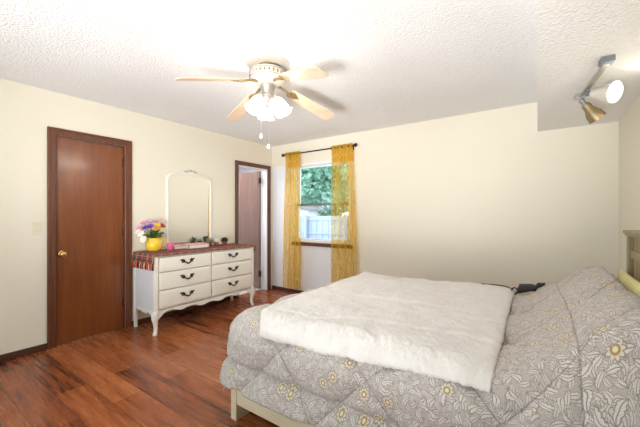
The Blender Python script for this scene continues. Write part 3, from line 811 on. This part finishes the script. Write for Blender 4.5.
FL = [('pink', (-.02, -.085, .285), .040), ('purple', (.035, -.055, .245), .040), ('purple', (.01, -.09, .235), .032), ('yellow', (.045, .005, .262), .038), ('yellow', (.03, .03, .222), .030),
      ('red', (.02, .075, .248), .036), ('white', (-.01, .055, .21), .036), ('pink', (-.03, .03, .30), .038), ('white', (.0, -.12, .17), .040), ('white', (.015, -.105, .115), .038),
      ('pink', (-.03, -.12, .235), .036), ('white', (.04, .085, .19), .030), ('orange', (.05, -.015, .215), .028), ('white', (-.02, -.14, .195), .034), ('lilac', (-.035, -.02, .29), .034), ('pink', (-.01, .09, .275), .03)]
fc = {'pink': rgb(240, 150, 190), 'purple': rgb(118, 58, 180), 'yellow': rgb(250, 206, 50), 'red': rgb(204, 40, 60), 'white': rgb(246, 240, 226), 'orange': rgb(244, 150, 60), 'lilac': rgb(206, 170, 226)}
fm = {k: plain(k+'_petal', c, .7, var=.08, scale=40) for k, c in fc.items()}
base = V3((PX, PY, TZ+.13))
for (cn, o, r) in FL:
    p = V3((PX, PY, TZ+.02))+V3((o[0]*1.15, o[1]*1.12, o[2]*1.03)); b.tube([base, (base+p)/2+V3((0, 0, .01)), p], .0028, 5)
b.build('stem', M['green'], bq)
b = MB(); rl = random.Random(11)
for k in range(46):
    a = rl.uniform(0, 6.28); ph = rl.uniform(.1, 1.3); d = V3((math.cos(a)*math.cos(ph), math.sin(a)*math.cos(ph), math.sin(ph)))
    p = V3((PX, PY, TZ+.15))+d*rl.uniform(.03, .10)
    R = d.to_track_quat('X', 'Z').to_matrix().to_4x4(); b.ball(p, .032, .014, .004, 8, R)
b.build('foliage', M['green'], bq, True)
for (cn, o, r) in FL:
    p = V3((PX, PY, TZ+.02))+V3((o[0]*1.15, o[1]*1.12, o[2]*1.03)); up = (p-V3((PX, PY, TZ+.11)))+V3((.05, -.01, .02))
    b = MB(); petals(b, p, up, r*1.12, 7, 2); b.ball(p+up.normalized()*.012, .009, seg=8)
    fl = b.build('flower', fm[cn], bq, True); fl['label'] = cn+' blossom'

cx, cy = -3.60, 2.06
cu = thing('pink_tumbler', 'small pink tumbler beside the yellow pitcher', 'cup', (cx, cy, TZ))
b = MB(); b.lathe([(0, 0), (.031, 0), (.034, .004), (.038, .078), (.041, .082), (.039, .083), (.035, .078), (.032, .01), (0, .008)], (cx, cy, TZ), seg=28); b.build('body', M['pink'], cu, True)
b = MB(); b.lathe([(.0385, .058), (.0405, .062), (.0415, .070), (.041, .076)], (cx, cy, TZ), seg=28, flute=.015, nf=14); b.build('rim_band', M['pink'], cu, True)

M['box_white'] = plain('cream_card', rgb(240, 232, 222), .6, var=.03)
M['box_edge'] = plain('taupe_edge', rgb(164, 138, 124), .6, var=.08)
M['box_pink'] = plain('blush_card', rgb(236, 196, 190), .6, var=.05)
def trinket(label, x, y, wx, wy, h, name, rot):
    o = thing(name, label, 'box', (x, y, TZ)); R = Matrix.Translation((x, y, TZ)) @ Matrix.Rotation(rot, 4, 'Z')
    MB().box(-wx/2, wx/2, -wy/2, wy/2, 0, h*.62, .003, M=R).build('base', M['box_white'], o)
    MB().box(-wx/2-.003, wx/2+.003, -wy/2-.003, wy/2+.003, h*.62, h, .003, M=R).build('lid', M['box_pink'], o)
    b = MB()
    for sx in (-1, 1):
        for sy in (-1, 1): b.box(sx*wx/2-.004, sx*wx/2+.004, sy*wy/2-.005, sy*wy/2+.005, .002, h-.003, .001, M=R)
    b.box(-wx/2-.005, wx/2+.005, -wy/2-.005, wy/2+.005, h-.006, h-.001, .001, M=R)
    b.build('edging', M['box_edge'], o)
trinket('low cream trinket box left of the wider one before the mirror', -3.668, 2.185, .11, .15, .036, 'trinket_box', .04)
trinket('wide flat cream and blush box before the mirror', -3.62, 2.40, .17, .28, .052, 'keepsake_box', -.03)

def pot_plant(label, x, y, kind):
    o = thing('potted_succulent', label, 'potted plant', (x, y, TZ), 'small potted plants on the dresser')
    MB().lathe([(0, 0), (.026, 0), (.033, .034), (.036, .035), (.036, .046), (.032, .046), (.030, .038), (0, .036)], (x, y, TZ), seg=22).build('pot', M['terracotta'], o, True)
    MB().lathe([(0, .0405), (.0308, .0405), (.0305, .0385)], (x, y, TZ), seg=18).build('soil', M['soil'], o)
    b = MB(); r = random.Random(hash(kind) % 7+len(kind)); c = V3((x, y, TZ+.045))
    n, ln, wd = {'sage': (22, .07, .009), 'pale': (26, .052, .014), 'dark': (28, .058, .016)}[kind]
    for i in range(n):
        a = i*2.4; ph = .15+1.2*i/n; d = V3((math.cos(a)*math.cos(ph), math.sin(a)*math.cos(ph), math.sin(ph)))
        R = d.to_track_quat('X', 'Z').to_matrix().to_4x4(); L_ = ln*r.uniform(.8, 1.25); b.ball(c+d*L_*.5, L_*.55, wd, wd*.45, 8, R)
    b.build('leaves', M[{'sage': 'sage', 'pale': 'pale_leaf', 'dark': 'dark_leaf'}[kind]], o, True)
pot_plant('terracotta potted succulent with spiky sage leaves on the dresser', -3.63, 2.625, 'sage')
pot_plant('terracotta potted plant with pale leaves between sage and dark ones', -3.63, 2.725, 'pale')
pot_plant('terracotta potted plant with near black leaves on the dresser', -3.61, 2.845, 'dark')

# ------------------------------------------------------------------ bed
BX0, BX1, BY0, BY1 = -1.59, .44, 1.30, 2.93
bed = thing('bed', 'cream panel bed with grey washed headboard by the right wall', 'bed', ((BX0+BX1)/2, (BY0+BY1)/2, 0))
MB().box(BX0, BX0+.05, BY0, BY1, 0, .40, .004).build('footboard', M['bed_wood'], bed)
for y in (BY0+.004, BY1-.034):
    MB().box(BX0+.05, BX1, y, y+.03, .10, .34, .003).build('side_rail', M['bed_wood'], bed)
MB().box(BX0+.06, BX1-.01, BY0+.045, BY1-.045, .26, .32).build('slat_base', M['bed_wood'], bed)
MB().box(BX0+.055, BX1-.01, BY0+.05, BY1-.05, .32, .585, .08, 4).build('mattress', M['mattress'], bed, True)
HB0, HB1 = BY0-.02, BY1
b = MB()
for i in range(7):
    ya = HB0+.06+(HB1-HB0-.12)*i/7; yb = HB0+.06+(HB1-HB0-.12)*(i+1)/7
    b.box(BX1+.035, BX1+.058, ya, yb-.004, .30, 1.125, .003)
b.build('headboard_panel', M['head_wood'], bed)
b = MB()
for z in (.62, .98): b.box(BX1+.022, BX1+.035, HB0+.06, HB1-.06, z, z+.05, .003)
b.build('headboard_rail', M['head_wood'], bed)
for y in (HB0, HB1-.06): MB().box(BX1+.01, BX1+.075, y, y+.06, 0, 1.125, .004).build('headboard_post', M['head_wood'], bed)
b = MB(); b.box(BX1-.005, BX1+.09, HB0-.02, HB1+.02, 1.138, 1.160, .004); b.box(BX1+.002, BX1+.083, HB0-.01, HB1+.01, 1.122, 1.138, .004)
b.build('headboard_cap', M['head_wood'], bed)

# comforter
sm = lambda a, c, x: (lambda q: q*q*(3-2*q))(max(0, min(1, (x-a)/(c-a))))
CX0, CX1, CY0, CY1, CZ = -1.665, .345, 1.255, 3.0, .66     # outer faces of the draped cloth
def pnoise(x, y, s, seed=0): return noise.noise(V3((x*s, y*s, seed*7.3)))
def tri(x): return abs(x-math.floor(x)-.5)*2
def drape(p, q, off=0.0, puff=True, r=.17):
    exx = max(0, (CX0+r)-p); eyn = max(0, (CY0+r)-q); eyf = max(0, q-(CY1-r)); ey = max(eyn, eyf); sy = -1 if eyn > eyf else 1
    d = (exx**4+ey**4)**.25 if (exx or ey) else 0
    h = math.hypot(exx, ey); dx, dy = (-exx/h, sy*ey/h) if h > 1e-9 else (0, 0)
    bx, by = max(p, CX0+r), min(max(q, CY0+r), CY1-r)
    rr = r
    if d < rr*PI/2:
        a = d/rr; out, z = rr*math.sin(a), rr*(1-math.cos(a)); nx, nz = math.sin(a), math.cos(a)
    else:
        dd = d-rr*PI/2
        out, z = rr, rr+dd; nx, nz = 1, 0
        # a tuck at the bed rail, then the padded border swelling out over it
        out += .012*sm(0, .30, dd)-.024*math.exp(-((dd-.112)/.020)**2)+0.034*math.sin(min(1, max(0, (dd-.118)/.24))*PI)
        out += .010*pnoise(p if ey > exx else q, dd, 3.2, 1)*min(1, dd/.1)
    X, Y, Z = bx+dx*out, by+dy*out, CZ-z
    # pillows under the head end
    edge = sm(CY0-.02, CY0+.26, Y)*(1-sm(CY1-.22, CY1+.02, Y))
    mid = 1-.16*math.exp(-((Y-2.09)/.09)**2)
    hump = (.25*sm(-.16, .31, X)-.02*sm(.30, .36, X))*edge*mid
    Z += hump*(nz if d > rr*PI/2 else 1)
    Z += (.010*pnoise(p, q, 2.3, 3)+.006*pnoise(p, q, 7, 4))*nz
    pf = 0
    if puff:
        s1 = tri((p+q*.92)/.52+.12); s2 = tri((p-q*.92)/.52+.36)
        pf = .030*min(1, (1-s1)*3.0)**.5*min(1, (1-s2)*3.0)**.5-.018
        if p > -.05: pf = .024*min(1, abs(p-.10)*7)**.5*min(1, .35+(1-s2)*3)**.6-.010
        pf += .004*pnoise(p, q, 16, 5)
    o = off+pf
    return V3((X+dx*nx*o, Y+dy*nx*o, Z+nz*o))
def drape_mesh(name, ps, qs, fn, mat, thick, label, cat, close=True):
    bm = bmesh.new(); uvl = bm.loops.layers.uv.new('UVMap')
    g = [[bm.verts.new(fn(p, q)) for q in qs] for p in ps]
    for i in range(len(ps)-1):
        for j in range(len(qs)-1):
            f = bm.faces.new((g[i][j], g[i+1][j], g[i+1][j+1], g[i][j+1])); f.smooth = True
            for l, (a, c_) in zip(f.loops, ((i, j), (i+1, j), (i+1, j+1), (i, j+1))): l[uvl].uv = (ps[a], qs[c_])
    me = bpy.data.meshes.new(name); bm.to_mesh(me); bm.free(); me.materials.append(mat)
    o = bpy.data.objects.new(name, me); COL.objects.link(o)
    m = o.modifiers.new('thickness', 'SOLIDIFY'); m.thickness = thick; m.offset = -1
    tag(o, label, cat); return o
def comforter_mat():
    t = NT('grey_floral_quilting'); uv = t.coord('UV')
    wob = t.vmath('SCALE', t.vmath('SUBTRACT', t.noise(uv, 9, 2, out='Color'), (.5, .5, .5)), s=.07)
    v = t.vmath('ADD', uv, wob)
    # lobed leaves with outline, midrib and veins, in overlapping layers on a taupe ground
    gn = t.math('ABSOLUTE', t.math('SINE', t.math('MULTIPLY', t.noise(v, 16, 0), 80)))
    col = t.mix(t.math('MULTIPLY', t.math('LESS_THAN', gn, .35), .8), rgb(170, 159, 151), rgb(206, 198, 192))
    dark = rgb(100, 90, 83)
    def leaves(col, scale, off, L, W, pale, vein):
        vv = t.vmath('ADD', v, off); vo = t.voro(vv, scale, 'F1', .9)
        lc = t.vmath('SUBTRACT', t.vmath('SCALE', vv, s=scale), t.vmath('SCALE', vo.outputs['Position'], s=scale)); x, y, _ = t.sep(lc)
        an = t.math('MULTIPLY', t.sep(vo.outputs['Color'])[0], 6.283); cs, sn = t.math('COSINE', an), t.math('SINE', an)
        u = t.math('ADD', t.math('MULTIPLY', x, cs), t.math('MULTIPLY', y, sn)); w_ = t.math('SUBTRACT', t.math('MULTIPLY', y, cs), t.math('MULTIPLY', x, sn))
        w_ = t.math('ADD', w_, t.math('MULTIPLY', t.math('MULTIPLY', u, u), .55))
        aw = t.math('ABSOLUTE', w_)
        env = t.math('MULTIPLY', t.math('SUBTRACT', 1.0, t.math('POWER', t.math('DIVIDE', t.math('ABSOLUTE', u), L), 2.0)), W)
        env = t.math('MULTIPLY', env, t.math('ADD', .86, t.math('MULTIPLY', t.math('ABSOLUTE', t.math('SINE', t.math('MULTIPLY', u, 15.0))), .26)))
        d = t.math('SUBTRACT', env, aw)
        leaf = t.math('GREATER_THAN', d, 0.0); edge = t.math('MULTIPLY', leaf, t.math('LESS_THAN', d, .048))
        vn = t.math('LESS_THAN', t.math('ABSOLUTE', t.math('SINE', t.math('MULTIPLY', t.math('SUBTRACT', u, t.math('MULTIPLY', aw, .9)), vein))), .26)
        ln = t.math('MAXIMUM', edge, t.math('MULTIPLY', t.math('MAXIMUM', t.math('MULTIPLY', vn, .55), t.math('LESS_THAN', aw, .026)), leaf))
        col = t.mix(leaf, col, pale)
        return t.mix(t.math('MULTIPLY', ln, .72), col, dark)
    col = leaves(col, 33, (.31, .12, 0), .62, .24, rgb(197, 188, 182), 24)
    col = leaves(col, 27, (0, 0, 0), .60, .25, rgb(201, 193, 187), 22)
    col = leaves(col, 20, (.17, .45, 0), .56, .22, rgb(208, 201, 195), 26)
    # daisies with golden centres
    fv = t.voro(uv, 8.4, 'F1', .9)
    loc = t.vmath('SUBTRACT', t.vmath('SCALE', uv, s=8.4), t.vmath('SCALE', fv.outputs['Position'], s=8.4))
    lx, ly, lz = t.sep(loc)
    r = t.math('SQRT', t.math('ADD', t.math('MULTIPLY', lx, lx), t.math('MULTIPLY', ly, ly)))
    ang = t.math('ARCTAN2', ly, lx)
    big = t.math('GREATER_THAN', t.sep(fv.outputs['Color'])[1], .48)
    R = t.math('MULTIPLY', t.math('ADD', .17, t.math('MULTIPLY', t.math('ABSOLUTE', t.math('COSINE', t.math('MULTIPLY', ang, 4.5))), .085)), big)
    pet = t.math('LESS_THAN', r, R)
    rim = t.math('MULTIPLY', pet, t.math('GREATER_THAN', r, t.math('SUBTRACT', R, .045)))
    cen = t.math('MULTIPLY', t.math('LESS_THAN', r, .115), big)
    cen2 = t.math('MULTIPLY', t.math('LESS_THAN', r, .06), big)
    col = t.mix(pet, col, rgb(202, 195, 185)); col = t.mix(rim, col, rgb(150, 134, 108)); col = t.mix(cen, col, rgb(166, 138, 84)); col = t.mix(cen2, col, rgb(216, 204, 174))
    # stitched quilting seams
    px_, qy_, _ = t.sep(uv)
    def seam(sg, o): return t.math('LESS_THAN', t.math('ABSOLUTE', t.math('SUBTRACT', t.math('FRACT', t.math('ADD', t.math('DIVIDE', t.math('ADD', px_, t.math('MULTIPLY', qy_, sg)), .52), o+.5)), .5)), .0075)
    lo_ = t.math('LESS_THAN', px_, -.05)
    sl = t.math('MAXIMUM', t.math('MULTIPLY', seam(.92, .12), lo_), seam(-.92, .36))
    sl = t.math('MAXIMUM', sl, t.math('LESS_THAN', t.math('ABSOLUTE', t.math('SUBTRACT', px_, .10)), .0035))
    col = t.mix(t.math('MULTIPLY', sl, .42), col, rgb(92, 84, 80))
    t.set(col, .85, 0, .2); t.b.inputs['Sheen Weight'].default_value = .15
    t.bump(t.noise(uv, 160, 3), .25, .003)
    return t.m
M['comforter'] = comforter_mat()
nP, nQ = 210, 250
p0, p1 = CX0-.33, CX1
q0, q1 = CY0-.33, CY1+.33
ps = [p0+(p1-p0)*i/nP for i in range(nP+1)]; qs = [q0+(q1-q0)*j/nQ for j in range(nQ+1)]
cf = drape_mesh('comforter', ps, qs, lambda p, q: drape(p-.045*sm(1.9, 2.8, q)*sm(-.3, .345, p), q), M['comforter'], .035, 'puffy grey floral comforter draped over the bed', 'comforter')

# throw
def throw_mat():
    t = NT('white_plush'); uv = t.coord('UV')
    n = t.noise(uv, 60, 4, .65); n2 = t.noise(uv, 9, 3)
    t.set(t.ramp(n2, [(.3, rgb(216, 210, 205)), (.7, rgb(226, 221, 216))]), .95, 0, .05)
    t.b.inputs['Sheen Weight'].default_value = .35; t.b.inputs['Sheen Roughness'].default_value = .6
    t.bump(t.math('ADD', n, t.math('MULTIPLY', t.noise(uv, 200, 2), .5)), .6, .012)
    return t.m
M['throw'] = throw_mat()
def throw_pt(u, v):
    q0_ = 1.243+.052*v; q = q0_+u*(2.955-q0_)
    pf = -1.30-.12*sm(0, .11, u)-.075*u; ph = -.165+.008*math.sin(u*5+1)-.015*u
    p = pf+(ph-pf)*v
    q += .006*math.sin(v*9+1)*(1-u)*(1-u)+.006*pnoise(p, 0, 9, 6)
    p += .006*pnoise(q, 0, 70, 21); q += .006*pnoise(p, 0, 70, 22)
    ed = min(u*1.75, (1-u)*1.75, v*1.25, (1-v)*1.25)          # distance from the border in metres
    th = .011*min(1, math.sqrt(max(0, ed)/.03))
    fold = .010*sm(.45, .5, pnoise(p*.6, q*2.2, 2.4, 9)+.5)+.012*pnoise(p, q, 3.1, 11)+.007*pnoise(p*2.2, q*.8, 7, 14)+.004*pnoise(p, q, 19, 12)+.005*pnoise(p, q, 60, 13)
    a = drape(p, q, .009+th+max(-.004, fold)*min(1, ed/.03+.2), False)
    return a
us = [i/190 for i in range(191)]; vs = [j/150 for j in range(151)]
th = drape_mesh('throw_blanket', us, vs, throw_pt, M['throw'], .008, 'white plush throw blanket spread across the comforter', 'blanket')

# yellow pillow behind the comforter's head end
def pillow(label, yc, xc, zc, L, Hh, Tt, tilt):
    bm = bmesh.new(); n = 22; rings = {}
    for side in (1, -1):
        for i in range(n+1):
            for j in range(n+1):
                u, v = i/n*2-1, j/n*2-1
                h = Tt*((1-abs(u)**3.2)*(1-abs(v)**3.2))**.6
                if (i in (0, n) or j in (0, n)) and side == -1: rings[(side, i, j)] = rings[(1, i, j)]; continue
                k = 1-.05*(1-abs(v))*abs(u)-.0
                rings[(side, i, j)] = bm.verts.new((side*h*.5, u*L/2*(1-.05*(1-v*v)), v*Hh/2*(1-.05*(1-u*u))))
        for i in range(n):
            for j in range(n):
                q = [rings[(side, i, j)], rings[(side, i+1, j)], rings[(side, i+1, j+1)], rings[(side, i, j+1)]]
                bm.faces.new(q if side == 1 else q[::-1])
    bmesh.ops.transform(bm, matrix=Matrix.Translation((xc, yc, zc)) @ Matrix.Rotation(tilt, 4, 'Y'), verts=bm.verts)
    mb = MB(); mb.bm.free(); mb.bm = bm; o = mb.build('pillow', M['yellow_cloth'], None, True, 80)
    move(o, (xc, yc, zc-Hh/2)); return tag(o, label, 'pillow')
pillow('pale yellow pillow against the headboard at the far corner of the bed', 2.45, .392, .735, .74, .36, .11, .10)

# black zip pouch with a wrist cord on the far edge of the bed
pc = thing('zip_pouch', 'small black pouch with thin cord lying at the far edge of the bed', 'pouch', (-.09, 2.80, .69))
def top(x, y, up): 
    return V3((x, y, drape(x, y, 0)[2]+up))
b = MB(); t_ = bmesh.new(); rings = []
for i in range(13):
    u = i/12; x = -.165+.17*u; hw = .062*(1-.82*u**1.6)*min(1, .55+u*5); hh = .036*(1-.75*u**1.5)*min(1, .5+u*6)
    c = top(x, 2.80, .012+hh)
    rings.append([t_.verts.new(c+V3((0, math.cos(2*PI*k/14)*hw, math.sin(2*PI*k/14)*hh+.003*math.sin(9*u+k)))) for k in range(14)])
for p, q in zip(rings, rings[1:]):
    for k in range(14): t_.faces.new((p[k], q[k], q[(k+1) % 14], p[(k+1) % 14]))
t_.faces.new(rings[0]); t_.faces.new(rings[-1][::-1]); bmesh.ops.recalc_face_normals(t_, faces=t_.faces)
b._merge(t_); b.build('body', M['black_cloth'], pc, True, 60)
rc = top(-.182, 2.80, .032)
MB().tube([rc+V3((.019*math.cos(2*PI*k/20), .006*math.sin(2*PI*k/20), .021*math.sin(2*PI*k/20))) for k in range(21)], .005, 6).build('ring', M['black_metal'], pc, True)
MB().tube([top(-.195-.225*k/10, 2.83+.05*(k/10)**.5, .036+.006*math.sin(k)*0) for k in range(11)], .0045, 6).build('cord', M['black_cloth'], pc, True)
